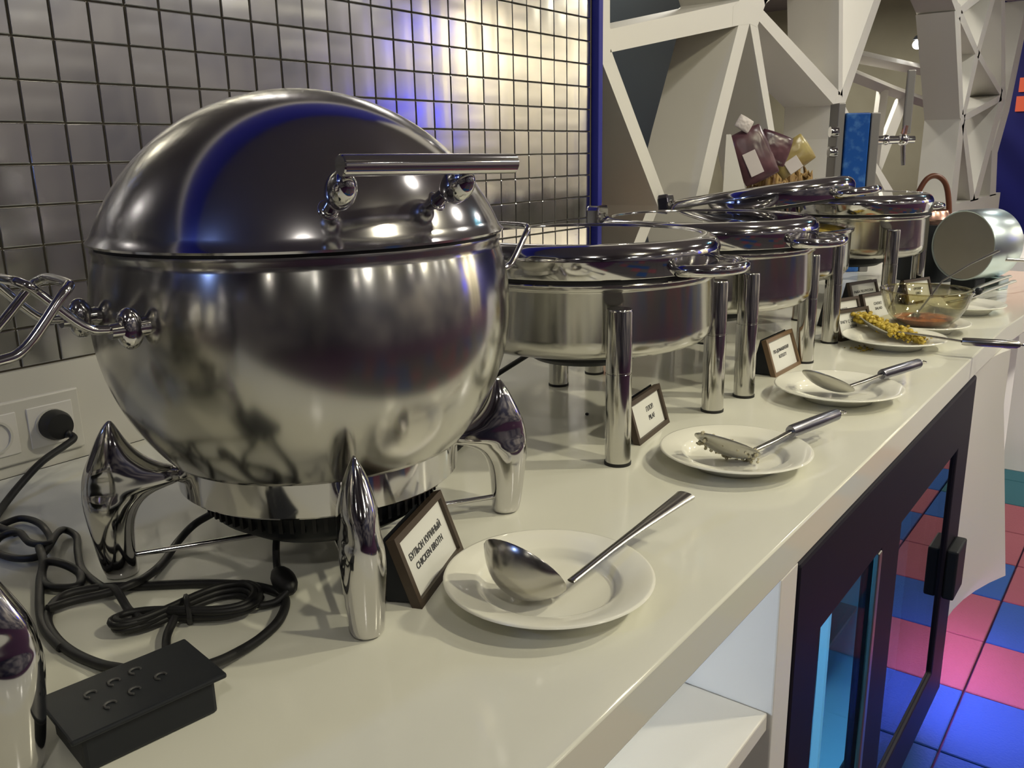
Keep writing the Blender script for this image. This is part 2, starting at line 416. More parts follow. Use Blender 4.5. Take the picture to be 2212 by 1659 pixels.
area('block_fill_light', (2.7, -2.6, 1.5), .2, 14, NEUT, (3.2, -1.2, -.4), spread=70)  # added fill aimed at the far white block to lighten it
area('toe_strip_lamp', (1.55, -.83, -.61), .5, 3.6, (.80, .42, 1.0), (1.62, -1.0, FLOOR), 'RECTANGLE', .02)
area('toe_strip_lamp', (1.38, -.86, -.61), .20, 2.0, (.12, .2, 1.0), (1.35, -1.0, FLOOR), 'RECTANGLE', .02)

# ------------------------------------------------------------------ fridge
fx0, fx1 = .339, 1.352; FY = -.876; FT = -.048
fr = thing('display_fridge', 'black under-counter drinks fridge with glass door', 'fridge', ((fx0+fx1)/2, -.45, FLOOR))
W = fx1-fx0; HH = FT-FLOOR
MB().box((0, .39, HH/2), (W, .03, HH)).build('cabinet_back', fint, fr, smooth=0)
b = MB(); b.box((-W/2+.02, 0, HH/2), (.04, .78, HH)); b.box((W/2-.02, 0, HH/2), (.04, .78, HH)); b.box((0, 0, HH-.025), (W, .78, .05)); b.box((0, 0, .06), (W, .78, .12))
b.build('body', fridgeb, fr, smooth=0)
b = MB(); b.box((W/2-.044, .02, HH/2+.03), (.006, .72, HH-.19)); b.box((-W/2+.044, .02, HH/2+.03), (.006, .72, HH-.19)); b.box((0, .02, .126), (W-.1, .72, .008)); b.build('liner', fint, fr, smooth=0)
dz0, dz1 = .10, HH-.002; yd = -.405
ox = [(-W/2+.002, dz0), (W/2-.012, dz0), (W/2-.012, dz1), (-W/2+.002, dz1)]; ix = [(-W/2+.094, dz0+.10), (W/2-.135, dz0+.10), (W/2-.135, dz1-.124), (-W/2+.094, dz1-.124)]
vv = [(x, yd-.021, z) for x, z in ox]+[(x, yd-.021, z) for x, z in ix]+[(x, yd+.021, z) for x, z in ox]+[(x, yd+.021, z) for x, z in ix]
ff = []
for i in range(4):
    j = (i+1) % 4; ff += [(i, j, 4+j, 4+i), (8+i, 12+i, 12+j, 8+j), (i, 8+i, 8+j, j), (4+i, 4+j, 12+j, 12+i)]
d = MB().add(vv, ff)
dr = d.build('door', fridgeb, fr, smooth=0, bevel=.005)
zc_ = (dz0+dz1)/2-.012; zh_ = dz1-dz0-.222; xa, xb, xc, xd = -W/2+.093, -W/2+.375, -W/2+.49, W/2-.134
MB().box(((xa+xb)/2, yd-.010, zc_), (xb-xa, .006, zh_)).build('glass_pane', fglass2, dr, smooth=0)
MB().box(((xc+xd)/2, yd-.012, zc_), (xd-xc, .006, zh_)).build('glass_pane', fglass, dr, smooth=0)
MB().box(((xb+xc)/2, yd-.004, zc_), (xc-xb, .026, zh_+.002)).build('mullion', fridgeb, dr, smooth=0, bevel=.003)
MB().box((xb-.012, yd-.016, zc_), (.016, .008, zh_-.01)).build('mullion_strip', dullsteel, dr, smooth=0, bevel=.002)
hd = MB(); hd.box((W/2-.085, yd-.032, HH-.385), (.085, .022, .105)); hd.build('handle', black, dr, smooth=0, bevel=.004)
MB().box((-.105, yd+.06, (dz0+dz1)/2), (.012, .012, dz1-dz0-.2)).build('light_strip', ledb, fr, smooth=0)
for z in (.25, .48): MB().box((0, .05, z), (W-.09, .6, .008)).build('shelf', dullsteel, fr, smooth=0)
area('fridge_lamp', (.95, -.55, -.13), .5, 9, (.35, .75, 1.0), (.62, -.5, -.6), 'RECTANGLE', .1)
bt = None
for k, x in enumerate((-.36, -.28, -.20, -.12)):
    q = MB(); q.lathe([(.0, 0), (.031, 0), (.031, .13), (.012, .17), (.012, .20), (0, .20)], 20)
    o = q.build('bottle', mat('bottle_teal', (.05, .35, .45), .15, spec=.6)); o.location = ((fx0+fx1)/2+x, -.62+.05*(k % 2), FLOOR+.485)
    tag(o, 'teal drinks bottle standing on the shelf inside the black fridge', 'bottle', 'bottles in the fridge')

# ------------------------------------------------------------------ socket, plug
so = thing('power_socket', 'white double power socket in the wall by the counter', 'socket', (-.04, -.008, .057))
MB().box((-.031, -.003, 0), (.163, .006, .082)).build('frame', splash, so, smooth=0, bevel=.0025)
for cx in (.010, -.061):
    ins = MB(); ins.box((cx, -.0065, 0), (.058, .003, .054)); io = ins.build('insert', whitep, so, smooth=0, bevel=.001)
    q = MB(); q.lathe([(.0215, .0), (.0215, .0025), (.0185, .0025), (.0185, -.001)], 32, (cx, -.0078, 0), Matrix.Rotation(pi/2, 3, 'X')); q.build('socket_ring', splash, io)
cordpts = []

# ------------------------------------------------------------------ kettle
def slice_ring(cx, rin, rout, w, z, taper=0.0, n=28):
    c = (rin+rout)/2; a = (rout-rin)/2; ring = []
    for k in range(n):
        t = 2*pi*k/n; u = cos(t); s = sin(t)
        ww = w/2*(abs(s)**.85)*(1 if s > 0 else -1)
        k2 = 1 - taper*(1-(u+1)/2)
        ring.append(Vector((c+a*u, ww*k2, z)))
    return ring
def kettle_leg(az, root):
    rows = [(0, .184, .211, .025, 0), (.004, .182, .213, .029, 0), (.02, .1825, .216, .032, 0), (.045, .181, .2195, .036, 0), (.060, .178, .2215, .038, 0),
            (.070, .173, .2225, .040, .1), (.078, .165, .2228, .041, .2), (.084, .152, .2228, .0415, .35), (.0885, .131, .2225, .0415, .42),
            (.094, .130, .2218, .0410, .45), (.099, .131, .2210, .040, .45), (.103, .138, .220, .039, .4), (.108, .152, .2185, .037, .3), (.115, .162, .2155, .034, .2),
            (.124, .171, .2110, .028, .1), (.134, .1775, .2060, .021, 0), (.143, .182, .2010, .014, 0), (.150, .1855, .1965, .007, 0), (.155, .1885, .1915, .002, 0)]
    rings = [slice_ring(0, ri, ro, w, z, t) for z, ri, ro, w, t in rows]
    mtx = Matrix.Rotation(az, 3, 'Z'); rings = [[mtx @ p for p in r] for r in rings]
    o = MB().loft(rings).build('leg', chrome, root, smooth=60)
    sm = o.modifiers.new('s', 'SUBSURF'); sm.levels = 1; sm.render_levels = 2
    return o
def make_kettle(label, loc, group=None):
    k = thing('soup_kettle', label, 'soup kettle', loc, 0, group)
    CZ = .247; RB = .194
    prof = [(.0, .1155), (.10, .1155), (.135, .1155)]
    a0 = math.asin((.1165-CZ)/RB); a1 = math.asin((.307-CZ)/RB)
    prof += [(RB*cos(a0+(a1-a0)*i/40), CZ+RB*sin(a0+(a1-a0)*i/40)) for i in range(41)]
    prof += [(.1865, .3105), (.186, .3135), (.180, .3138), (.178, .300), (.0, .300)]
    MB().lathe(prof, 128).build('body', steel, k, smooth=50)
    MB().lathe([(.183, .3125), (.183, .3175), (.17, .3175), (.17, .3125)], 96, closed=True).build('gasket', rubber, k)
    RL = .200; b0 = math.asin((.3185-CZ)/RL)
    prof = [(.178, .3165), (.1885, .3165), (.1892, .3185)] + [(RL*cos(b0+(pi/2-b0)*i/48), CZ+RL*sin(b0+(pi/2-b0)*i/48)) for i in range(1, 48)] + [(0, CZ+RL)]
    lid = MB().lathe(prof, 128).build('lid', lidsteel, k, smooth=50)
    # handle bar on the lid
    p1 = Vector((-.123, -.193, .380)); p2 = Vector((.029, -.229, .378)); dd = (p2-p1).normalized(); mid = (p1+p2)/2
    mq = dd.to_track_quat('Z', 'Y').to_matrix(); L = (p2-p1).length
    hb = MB().lathe([(0, -L/2), (.0070, -L/2), (.0078, -L/2+.001), (.0078, L/2-.001), (.0070, L/2), (0, L/2)], 28, mid, mq).build('handle_bar', chrome, lid)
    outd = (mid-Vector((0, 0, CZ))).normalized()
    for s in (-.070, .040):
        top_ = mid+dd*s; base = Vector((0, 0, CZ)) + (top_-outd*.03-Vector((0, 0, CZ))).normalized()*.1995
        q = MB(); q.tube([base, base+(top_-base)*.5, top_], [.006, .0035, .004], 12)
        ax = (top_-base).normalized(); mm = ax.to_track_quat('Z', 'Y').to_matrix()
        q.ball(base+(top_-base)*.55+Vector((0, 0, -.003)), .0135, (.85, 1, 1.4), 24, 14, mm)
        q.ball(base, .009, (1, 1, .22), 20, 8, mm)
        q.build('handle_boss', chrome, lid, smooth=60)
    # side carrying handles
    for az in (R(178), R(-9)):
        e = Vector((cos(az), sin(az), 0)); t = Vector((-sin(az), cos(az), 0))
        path = []
        hw = .040
        for s in (-1, 1):
            seg = [e*.196+t*hw*s+Vector((0, 0, .264)), e*.220+t*hw*s+Vector((0, 0, .264)), e*.236+t*(hw-.001)*s+Vector((0, 0, .270)), e*.262+t*(hw-.006)*s+Vector((0, 0, .298)), e*.269+t*(hw-.010)*s+Vector((0, 0, .304)), e*.272+t*(hw-.020)*s+Vector((0, 0, .306))]
            path += seg if s == -1 else seg[::-1]
        q = MB(); q.tube(spline(path, 6), .0036, 12)
        ho = q.build('side_handle', chrome, k, smooth=60)
        for s in (-1, 1):
            c = e*.197+t*hw*s+Vector((0, 0, .262))
            c0 = Vector((c.x, c.y, CZ)).normalized()
            q = MB(); q.ball(c+e*.004, .011, (1.0, .75, 1.5), 18, 12, Matrix.Rotation(az, 3, 'Z'))
            q.tube([c-e*.012, c+e*.02], [.008, .006], 12)
            q.build('handle_boss', chrome, ho, smooth=60)
    # stand
    MB().lathe([(.134, .1165), (.1375, .1155), (.1375, .084), (.1355, .082), (.131, .084), (.131, .1165)], 96, closed=True).build('collar', chrome, k, smooth=40)
    for i in range(4): kettle_leg(R(58+90*i), k)
    for a in (R(148), R(58)):
        d_ = Vector((cos(a), sin(a), 0)); z = Vector((0, 0, .019 if a > 2 else .026))
        MB().tube([-d_*.186+z, d_*.186+z], .0028, 10).build('cross_rod', chrome, k)
    h = MB().lathe([(0, .030), (.060, .030), (.085, .037), (.108, .052), (.115, .070), (.1155, .0825), (.1305, .0825), (.1305, .088), (0, .088)], 64).build('heater', black, k, smooth=40)
    vb = MB()
    for i in range(72):
        a = 2*pi*i/72; vb.box((.1135*cos(a), .1135*sin(a), .070), (.006, .0035, .020), a)
    vb.build('vent_fins', rubber, h, kind='stuff', smooth=0)
    return k
k1 = make_kettle('large spherical chrome soup kettle in front, whole', (.018, -.49, .0), 'soup kettles')
k2 = dup(k1, (-.506, -.49, 0), 0, 'second soup kettle at the left picture edge, only its leg and handle visible')

# ------------------------------------------------------------------ chafing dishes
def make_chafer(label, loc, stand_rot=0, tilt=0, pr=.2005, group='round chafing dishes', food=None, rz=0):
    k = thing('chafing_dish', label, 'chafing dish', loc, rz, group)
    body = MB().lathe([(0, .127), (.150, .127), (.165, .1285), (.176, .134), (.182, .143), (.1835, .155), (.1835, .2165), (.1845, .2185), (.187, .2195), (.1885, .222), (.1885, .2265),
                (.186, .2275), (.176, .2275), (.172, .224), (.171, .175), (.165, .165), (0, .165)], 112).build('body', steel, k, smooth=35)
    MB().tube([(.18745*cos(a*pi/40), .18745*sin(a*pi/40), .2262) for a in range(80)], .0016, 6, closed=True).build('rim_bead', chrome, body)
    if food:
        MB().lathe([(0, .2145), (.05, .2165), (.10, .213), (.15, .2155), (.1715, .2115), (.1715, .19), (0, .19)], 48).build('food_layer', food, k, kind='stuff')
    # lid
    prof = [(.182, .2335), (.1885, .2335), (.1893, .2345), (.1893, .2535), (.1900, .2555), (.1900, .2585), (.1885, .2635), (.1855, .2685), (.181, .2725), (.175, .2752), (.169, .2762), (.166, .2758), (.1645, .2742), (.1645, .2705), (.176, .2665), (.183, .256), (.183, .2335)]
    ld = MB().lathe(prof, 112, closed=True).build('lid', lidsteel if 0 else chrome, k, smooth=50)
    MB().lathe([(0, .2738), (.1643, .2738), (.1643, .2712), (0, .2712)], 96).build('glass_panel', glass, ld, smooth=30)
    a0 = R(250); a1 = R(290); pth = [Vector((.186*cos(a0), .186*sin(a0), .240))]
    for t in range(0, 13):
        a = a0+(a1-a0)*t/12; rr = .196+.040*sin(pi*t/12)**.7; pth.append(Vector((rr*cos(a), rr*sin(a), .2405)))
    pth.append(Vector((.186*cos(a1), .186*sin(a1), .240)))
    q = MB(); q.tube(pth, [.006]+[.0078]*13+[.006], 14)
    q.prism([(p.x, p.y) for p in pth], .2385, .2425)
    q.build('lid_handle', chrome, ld, smooth=50)
    MB().lathe([(.178, .2277), (.1862, .2277), (.1862, .2333), (.178, .2333)], 96, closed=True).build('seal', rubber, ld)
    # hinge at the back
    hx = R(103)
    m3 = Matrix.Rotation(hx-pi/2, 3, 'Z'); hg = MB()
    arch = [(-.030, .226), (-.030, .284), (-.024, .292), (.024, .292), (.030, .284), (.030, .226), (.018, .226), (.016, .262), (.009, .276), (-.009, .276), (-.016, .262), (-.018, .226)]
    hg.prism(arch, .190, .2135, 'xz'); hg.v = [tuple(m3 @ Vector(p)) for p in hg.v]
    hg.build('hinge', chrome, ld, smooth=0, bevel=.003)
    if tilt:
        piv = Vector((0, .212, .243)); m4 = Matrix.Translation(piv) @ Matrix.Rotation(-tilt, 4, 'X') @ Matrix.Translation(-piv)
        ld.matrix_local = m4
    # stand
    for i in range(4):
        a = stand_rot + R(45+90*i); x, y = pr*cos(a), pr*sin(a)
        p = MB().lathe([(0, .002), (.0150, .002), (.0165, .004), (.0165, .1195), (.0159, .120), (.0159, .1215), (.0165, .122), (.0165, .1975), (.0158, .2), (.0155, .2005), (0, .2005)], 32, (x, y, 0)).build('post', postchr, k, smooth=35)
        MB().lathe([(0, 0), (.0172, 0), (.0172, .004), (0, .004)], 32, (x, y, 0)).build('post_foot', rubber, p)
    MB().lathe([(0, .098), (.075, .098), (.088, .106), (.090, .128), (0, .128)], 48).build('heater', black, k)
    return k
make_chafer('nearest chafing dish, closed, right behind the soup kettle', (.53, -.478, 0))
make_chafer('middle chafing dish, closed lid with clear glass, second behind the kettle', (.918, -.485, 0))
make_chafer('half-open chafing dish with raised lid showing yellow food', (1.292, -.437, 0), R(-147), R(8.5), .178, food=foody)
make_chafer('farthest chafing dish beside the steel drum', (1.78, -.48, 0), stand_rot=R(-45), rz=R(45))

# ------------------------------------------------------------------ plates
def make_plate(label, loc, rim=.0945):
    prof = [(0, .003), (.048, .003), (.050, 0), (.053, 0), (.055, .003), (.063, .0105), (.068, .0140), (.080, .0165), (rim-.002, .0198), (rim, .0212), (rim-.0007, .0226), (rim-.003, .0228),
            (.080, .0192), (.0675, .0168), (.0640, .0150), (.0605, .0095), (.0575, .0072), (.054, .0064), (0, .0062)]
    o = MB().lathe(prof, 96).build('plate', porc, smooth=60); o.location = loc
    return tag(o, label, 'plate', 'white rest plates along the counter edge')
make_plate('white plate holding the big ladle', (.0535, -.745, 0))
make_plate('white plate holding the spoon with rice crumbs', (.470, -.743, 0))
make_plate('white plate holding the clean oval serving spoon', (.845, -.755, 0), .098)
make_plate('white plate with yellow food and spatula', (1.283, -.728, 0), .098)
make_plate('white plate under the glass bowl', (1.474, -.741, 0.0), .093)
make_plate('farthest white plate, under the tongs', (1.762, -.768, 0), .090)

# ------------------------------------------------------------------ utensils
def bowl_mesh(c, ax_long, normal, a, b, depth, thick=.0012, nr=8, n=32):
    """oval spoon bowl: rim centre c, long axis, opening normal"""
    L = Vector(ax_long).normalized(); N = Vector(normal); N = (N-L*N.dot(L)).normalized(); B = N.cross(L); mb = MB(); v = []; f = []
    for side in (0, 1):
        for i in range(nr+1):
            q = i/nr
            for k in range(n):
                t = 2*pi*k/n; dz = -(depth)*(1-q**2.4)*(1.0) - side*thick
                v.append(Vector(c)+L*(a*q*cos(t))+B*(b*q*sin(t))+N*dz)
    m = (nr+1)*n
    for i in range(nr):
        for k in range(n):
            k2 = (k+1) % n
            f.append((i*n+k, i*n+k2, (i+1)*n+k2, (i+1)*n+k)); f.append((m+i*n+k, m+(i+1)*n+k, m+(i+1)*n+k2, m+i*n+k2))
    for k in range(n):
        k2 = (k+1) % n; f.append((nr*n+k, nr*n+k2, m+nr*n+k2, m+nr*n+k))
    mb.add(v, f); return mb
# ladle
ld = thing('ladle', 'large steel ladle with flared handle on the nearest plate', 'ladle', (.04, -.745, .006))
off = Vector((.04, -.745, .006))
bowl_mesh(Vector((.022, -.742, .041))-off, (.35, -.93, -.50), (.72, .12, .62), .0405, .0375, .026).build('bowl', utensil, ld, smooth=60)
neck = [(.046, -.7735, .026), (.056, -.7745, .0275), (.113, -.778, .034), (.172, -.783, .040), (.235, -.789, .046)]
q = MB(); pp = spline([Vector(p)-off for p in neck], 8); n_ = len(pp)
rr = [(.0040 if i/n_ < .45 else .0040+.0075*((i/n_-.45)/.55)**1.6) for i in range(n_)]
q.tube(pp, rr, 12, flat=.38); q.build('handle', utensil, ld, smooth=60)
def spoon(name, label, A, B, C, D, E_, m_food=None, thin=.010):
    A, B, C, D, E_ = map(Vector, (A, B, C, D, E_)); o = Vector((A+B)/2); o.z = .006
    s = thing(name, label, 'serving spoon', o, 0)
    ctr = (A+B)/2; L = (B-A)
    bo = bowl_mesh(ctr-o, L, (.30, .25, .85), L.length/2, .027, .012).build('bowl', dullsteel, s, smooth=60)
    if m_food:
        rnd = random.Random(3); mb = MB(); Ln = L.normalized()
        for i in range(220):
            u = rnd.uniform(-.9, .9); w_ = rnd.uniform(-1, 1); p = ctr+Ln*(u*L.length/2)+Vector((-.42, -.2, .35)).normalized()*(0)+Ln.cross(Vector((.30, .25, .85)).normalized())*w_*.026*sqrt(1-u*u)
            mb.ball(p-o+Vector((.0, .0, rnd.uniform(-.012, .002))), rnd.uniform(.0016, .0038), (1, .7, .8), 6, 4)
        mb.build('rice_crumbs', m_food, s, kind='stuff')
    q = MB(); q.tube(spline([p-o for p in (B+(A-B)*.10+Vector((0, 0, .004)), B+(C-B)*.4+Vector((0, 0, .006)), C)], 8), .0042, 12, flat=.55); q.build('neck', utensil, s, smooth=60)
    dirn = (D-C).normalized(); mq = dirn.to_track_quat('Z', 'Y').to_matrix(); Lg = (D-C).length
    g = MB().lathe([(0, 0), (thin*.7, 0), (thin*.8, .004), (thin*.82, Lg*.5), (thin*.78, Lg-.006), (thin*.45, Lg), (0, Lg)], 24, C-o, mq).build('grip', utensil if name == 'spatula' else gripm, s, smooth=40)
    r_ = .0055; cc = D-o+dirn*.007; sd = dirn.cross(Vector((0, 0, 1))).normalized()
    MB().tube([cc+dirn*(r_*1.3*cos(t*pi/8))+sd*(r_*sin(t*pi/8)) for t in range(16)], .0013, 6, closed=True).build('hanging_loop', utensil, g)
    return s
spoon('serving_spoon', 'steel serving spoon crusted with rice crumbs', (.417, -.713, .050), (.471, -.774, .016), (.533, -.790, .034), (.640, -.817, .036), (.65, -.825, .036), ricef, .0105)
spoon('serving_spoon', 'clean oval steel serving spoon on the third plate', (.806, -.710, .048), (.843, -.780, .016), (.899, -.805, .034), (1.006, -.838, .036), (1.015, -.85, .036), None, .0105)
spoon('spatula', 'steel spatula with long bright handle beside yellow food', (1.345, -.64, .050), (1.30, -.735, .018), (1.253, -.856, .030), (1.272, -.950, .031), (1.27, -.955, .031), None, .0095)
rnd = random.Random(5); mb = MB()
for i in range(620):
    t = rnd.random()**1.2; wd = .011 if t < .6 else .015; p = Vector((1.352, -.637, .043)).lerp(Vector((1.303, -.775, .013)), t) + Vector((rnd.gauss(0, wd), rnd.gauss(0, .009), rnd.uniform(-.006, .007)))
    if p.z < .012: p.z = .012
    mb.ball(p, rnd.uniform(.003, .0085) if t < .75 else rnd.uniform(.002, .005), (1, .8, .7), 7, 5)
tag(mb.build('yellow_food', foody, kind='stuff'), 'heap of yellow food clinging to the spatula on its plate', 'food')
mb = MB()
for i in range(40):
    p = Vector((1.222+rnd.gauss(0, .012), -.686+rnd.gauss(0, .008), .0012)); mb.ball(p, rnd.uniform(.0012, .003), (1.4, 1, .4), 7, 4)
tag(mb.build('food_crumbs', foody, kind='stuff'), 'small yellow spill on the counter before the spatula plate', 'food')
o = MB().ball((.546, -.4735, .002), .003, (1, 1, .7), 8, 6).build('crumb', rubber); tag(o, 'tiny dark crumb on the counter under the nearest chafing dish', 'crumb')
# tongs on the farthest plate
tg = thing('serving_tongs', 'steel serving tongs lying on the farthest plate', 'tongs', (1.80, -.77, .02)); off = Vector((1.80, -.77, .02))
for dy, dz in ((0, 0), (.012, .012)):
    MB().tube([Vector(p)-off+Vector((0, dy, dz)) for p in [(1.74, -.735, .024), (1.83, -.772, .026), (1.90, -.79, .034), (2.06, -.828, .042)]], [.006, .004, .007, .007], 10, flat=.5).build('arm', dullsteel, tg, smooth=50)
MB().ball(Vector((1.862, -.782, .032))-off+Vector((0, .004, .006)), .009, (1, 1, 1), 12, 8).build('pivot', black, tg)

# glass bowl with sauce
bc = (1.487, -.737, .0075)
gb = thing('glass_bowl', 'clear glass bowl with red sauce in the bottom', 'bowl', bc)
MB().lathe([(0, 0), (.040, 0), (.052, .006), (.070, .024), (.082, .045), (.090, .072), (.0925, .080), (.0905, .0815), (.0885, .079), (.086, .070), (.078, .046), (.066, .026), (.049, .0095), (.038, .004), (0, .004)], 80).build('glass_wall', bglass, gb, smooth=60)
MB().tube([(.0915*cos(a*pi/32), .0915*sin(a*pi/32), .0808) for a in range(64)], .0018, 8, closed=True).build('rim', bglass, gb)
o = MB().lathe([(0, .0045), (.037, .0045), (.048, .0100), (.060, .021), (.058, .0215), (.03, .023), (0, .0225)], 48).build('red_sauce', sauce, kind='stuff'); o.location = bc
tag(o, 'red sauce covering the bottom of the glass bowl', 'sauce')
sp = thing('sauce_spoon', 'thin steel spoon leaning out of the glass bowl', 'spoon', bc); off = Vector(bc)
MB().tube([Vector(p)-off for p in [(1.470, -.725, .034), (1.578, -.749, .0965), (1.70, -.78, .122), (1.83, -.815, .142)]], [.0025, .0025, .003, .005], 8, flat=.5).build('handle', utensil, sp)
bowl_mesh(Vector((1.455, -.722, .032))-off, (1, -.2, .4), (.3, .1, 1), .020, .014, .006).build('bowl', utensil, sp)

# ------------------------------------------------------------------ label stands
def text_mesh(name, body, size, m, parent, loc, mtx):
    cu = bpy.data.curves.new(name, 'FONT'); cu.body = body; cu.size = size; cu.align_x = 'CENTER'; cu.align_y = 'CENTER'; cu.extrude = .00012; cu.offset = .00012
    t = bpy.data.objects.new(name, cu); COL.objects.link(t)
    dg = bpy.context.evaluated_depsgraph_get(); me = bpy.data.meshes.new_from_object(t.evaluated_get(dg)); bpy.data.objects.remove(t)
    o = bpy.data.objects.new(name, me); COL.objects.link(o); me.materials.clear(); me.materials.append(m)
    o.parent = parent; o.matrix_local = Matrix.Translation(loc) @ mtx
    return o
def sign(label, loc, rz, w_, h, lines, lean=19, size=.010, fm=brownf, tx=0):
    s = thing('menu_sign', label, 'sign', loc, R(rz), 'framed dish labels on the counter')
    X = Matrix.Rotation(R(-lean), 4, 'X') @ Matrix.Rotation(R(90), 4, 'X')    # plane xy -> upright, leaning back
    X3 = X.to_3x3(); b = .0065; th = .009
    fr_ = MB()
    for c, d_ in (((0, b/2, -th/2), (w_, b, th)), ((0, h-b/2, -th/2), (w_, b, th)), ((-w_/2+b/2, h/2, -th/2), (b, h-2*b, th)), ((w_/2-b/2, h/2, -th/2), (b, h-2*b, th))):
        fr_.box(X3 @ Vector(c), d_, 0, X3)
    fo = fr_.build('frame', fm, s, smooth=0)
    MB().box(X3 @ Vector((0, h/2, -.0052)), (w_-2*b, h-2*b, .002), 0, X3).build('card', paper, s, smooth=0)
    foot = MB(); c1 = X3 @ Vector((0, h*.97, -th)); c1.z -= 0
    bk = h*.62
    poly = [(0, .004), (sin(R(lean))*h+.006, cos(R(lean))*h*.97), (bk, 0.0005)]
    v = [(-w_*.5+.004, y+.006, z) for y, z in poly]+[(w_*.5-.004, y+.006, z) for y, z in poly]
    foot.add(v, [(0, 1, 2), (5, 4, 3), (1, 4, 5, 2), (0, 2, 5, 3)]); foot.build('back_rest', black, s, smooth=0)
    for i, t in enumerate(lines):
        text_mesh('lettering', t, size, ink, s, X3 @ Vector((tx, h*.60-(i)*size*1.35, -.0038)), X)
    return s
sign('brown-framed label reading chicken broth, nearest of the signs', ((-.0305+.0801)/2, (-.6678-.6229)/2, .0), 22.1, .120, .068, ['БУЛЬОН КУРИНЫЙ', 'CHICKEN BROTH'], 19.5, .0086)
sign('brown-framed label half hidden behind a post of the nearest chafer', (.524, -.602, .0), 7.8, .120, .060, ['ПЛОВ', 'PILAF'], 17, .0095, tx=.012)
sign('light brown-framed label left of the clean serving spoon', (.980, -.6275, .0), -.6, .124, .068, ['ПО-ДОМАШНЕМУ', 'KOTLETY'], 18.5, .0082, browngold)
for x, y, rz, lb, tx_ in [(1.325, -.648, -20, 'label sign at the front of the cluster, directly behind the spatula plate', ['РАГУ С ОВОЩАМИ', 'STEW']),
                          (1.450, -.592, -20, 'label sign second from the front in the dark cluster', ['МЯСО', 'BEEF']), (1.572, -.632, -20, 'label sign half hidden behind the glass bowl', ['САЛАТ', 'SALAD']),
                          (1.74, -.553, -20, 'label sign in the middle of the dark cluster behind the bowl', ['РЫБА ПО-РУССКИ', 'FISH']), (1.848, -.655, -20, 'rearmost label sign of the dark cluster near the copper pot', ['ОВОЩИ', 'GRILL'])]:
    sign(lb, (x, y, 0), rz, .110, .064, tx_, 18, .0085)

# ------------------------------------------------------------------ steel drum, copper pot
dc = Vector((2.095, -.690, .124)); ax = Vector((.906, -.42, 0)).normalized()
dt = thing('steel_drum', 'horizontal steel drum canister on a dark foot at the counter end', 'canister', (dc.x, dc.y, 0)); mq = ax.to_track_quat('Z', 'Y').to_matrix()
cz = Vector((0, 0, dc.z))
MB().lathe([(.0905, .006), (.0905, .001), (.0935, 0), (.095, .004), (.095, .118), (.092, .124), (.04, .125), (0.0, .125)], 96, cz, mq).build('shell', drumside, dt, smooth=40)
MB().lathe([(0, .003), (.0903, .003), (.0903, .0055), (0, .0055)], 96, cz, mq).build('front_disc', drumface, dt, smooth=40)
bs = ax*.08; rzd = atan2(ax.y, ax.x)
MB().box((bs.x*.5, bs.y*.5, .018), (.045, .075, .036), rzd).build('foot', black, dt, smooth=0, bevel=.004)
MB().box((bs.x*1.5, bs.y*1.5, .018), (.04, .11, .036), rzd).build('foot', drumside, dt, smooth=0, bevel=.004)
MB().tube([ax*.02+Vector((.00, -.092, .09)), ax*.05+Vector((.02, -.15, .085)), ax*.10+Vector((.05, -.16, .10))], .0045, 10).build('side_lever', utensil, dt, smooth=50)
cp = thing('copper_pot', 'copper pot with an arched brown handle behind the steel drum', 'pot', (2.30, -.56, 0))
MB().lathe([(0, 0), (.082, 0), (.084, .015), (.080, .165), (0, .165)], 48).build('black_cylinder', black, cp, smooth=50)  # plain black cylinder filling the dark area below the copper top
MB().lathe([(0, .1655), (.06, .1655), (.064, .18), (.05, .198), (.048, .204), (.02, .213), (.008, .215), (.010, .224), (0, .226)], 48).build('body', copper, cp, smooth=50)
sd = Vector((r2.x, r2.y, 0)).normalized()
MB().tube(spline([sd*(-.060)+Vector((0, 0, .15)), sd*(-.052)+Vector((0, 0, .225)), sd*(-.026)+Vector((0, 0, .288)), sd*(.004)+Vector((0, 0, .302)), sd*(.034)+Vector((0, 0, .280)), sd*(.050)+Vector((0, 0, .225)), sd*(.058)+Vector((0, 0, .15))], 8), .008, 12).build('handle', leather, cp, smooth=60)

# ------------------------------------------------------------------ beer tap, snack rack
tw = thing('beer_tap', 'beer tap column with blue panel and chrome tap', 'beer tap', (2.37, -.30, 0), radians_ := R(-16)*0 + atan2(r2.y, r2.x))
MB().box((0, 0, .245), (.075, .06, .49)).build('blue_panel', tapblue, tw, smooth=0, bevel=.004)
MB().box((-.052, .01, .26), (.022, .075, .52)).build('left_frame', tapgrey, tw, smooth=0, bevel=.003)
MB().box((.055, .01, .245), (.028, .075, .49)).build('right_frame', tapgrey, tw, smooth=0, bevel=.003)
for z in (.375, .435): MB().lathe([(0, -.012), (.016, -.012), (.018, 0), (.016, .012), (0, .012)], 24, (-.07, -.02, z), Matrix.Rotation(pi/2, 3, 'Y')).build('knob', chrome, tw)
q = MB(); q.tube([(.06, 0, .408), (.19, 0, .408)], [.013, .011], 16); q.ball((.10, 0, .408), .016); q.ball((.155, 0, .408), .019); q.tube([(.155, 0, .41), (.163, 0, .33)], [.008, .006], 12); tp = q.build('tap', chrome, tw, smooth=50)
MB().box((.163, 0, .52), (.026, .012, .19)).build('tap_lever', tapgrey, tp, smooth=0, bevel=.004)
MB().tube([(.155, 0, .415), (.160, 0, .45)], .009, 12).build('lever_collar', copper, tp)
rk = thing('snack_rack', 'bent steel rack holding snack bags behind the chafing dishes', 'rack', (1.645, -.20, 0), atan2(r2.y, r2.x))
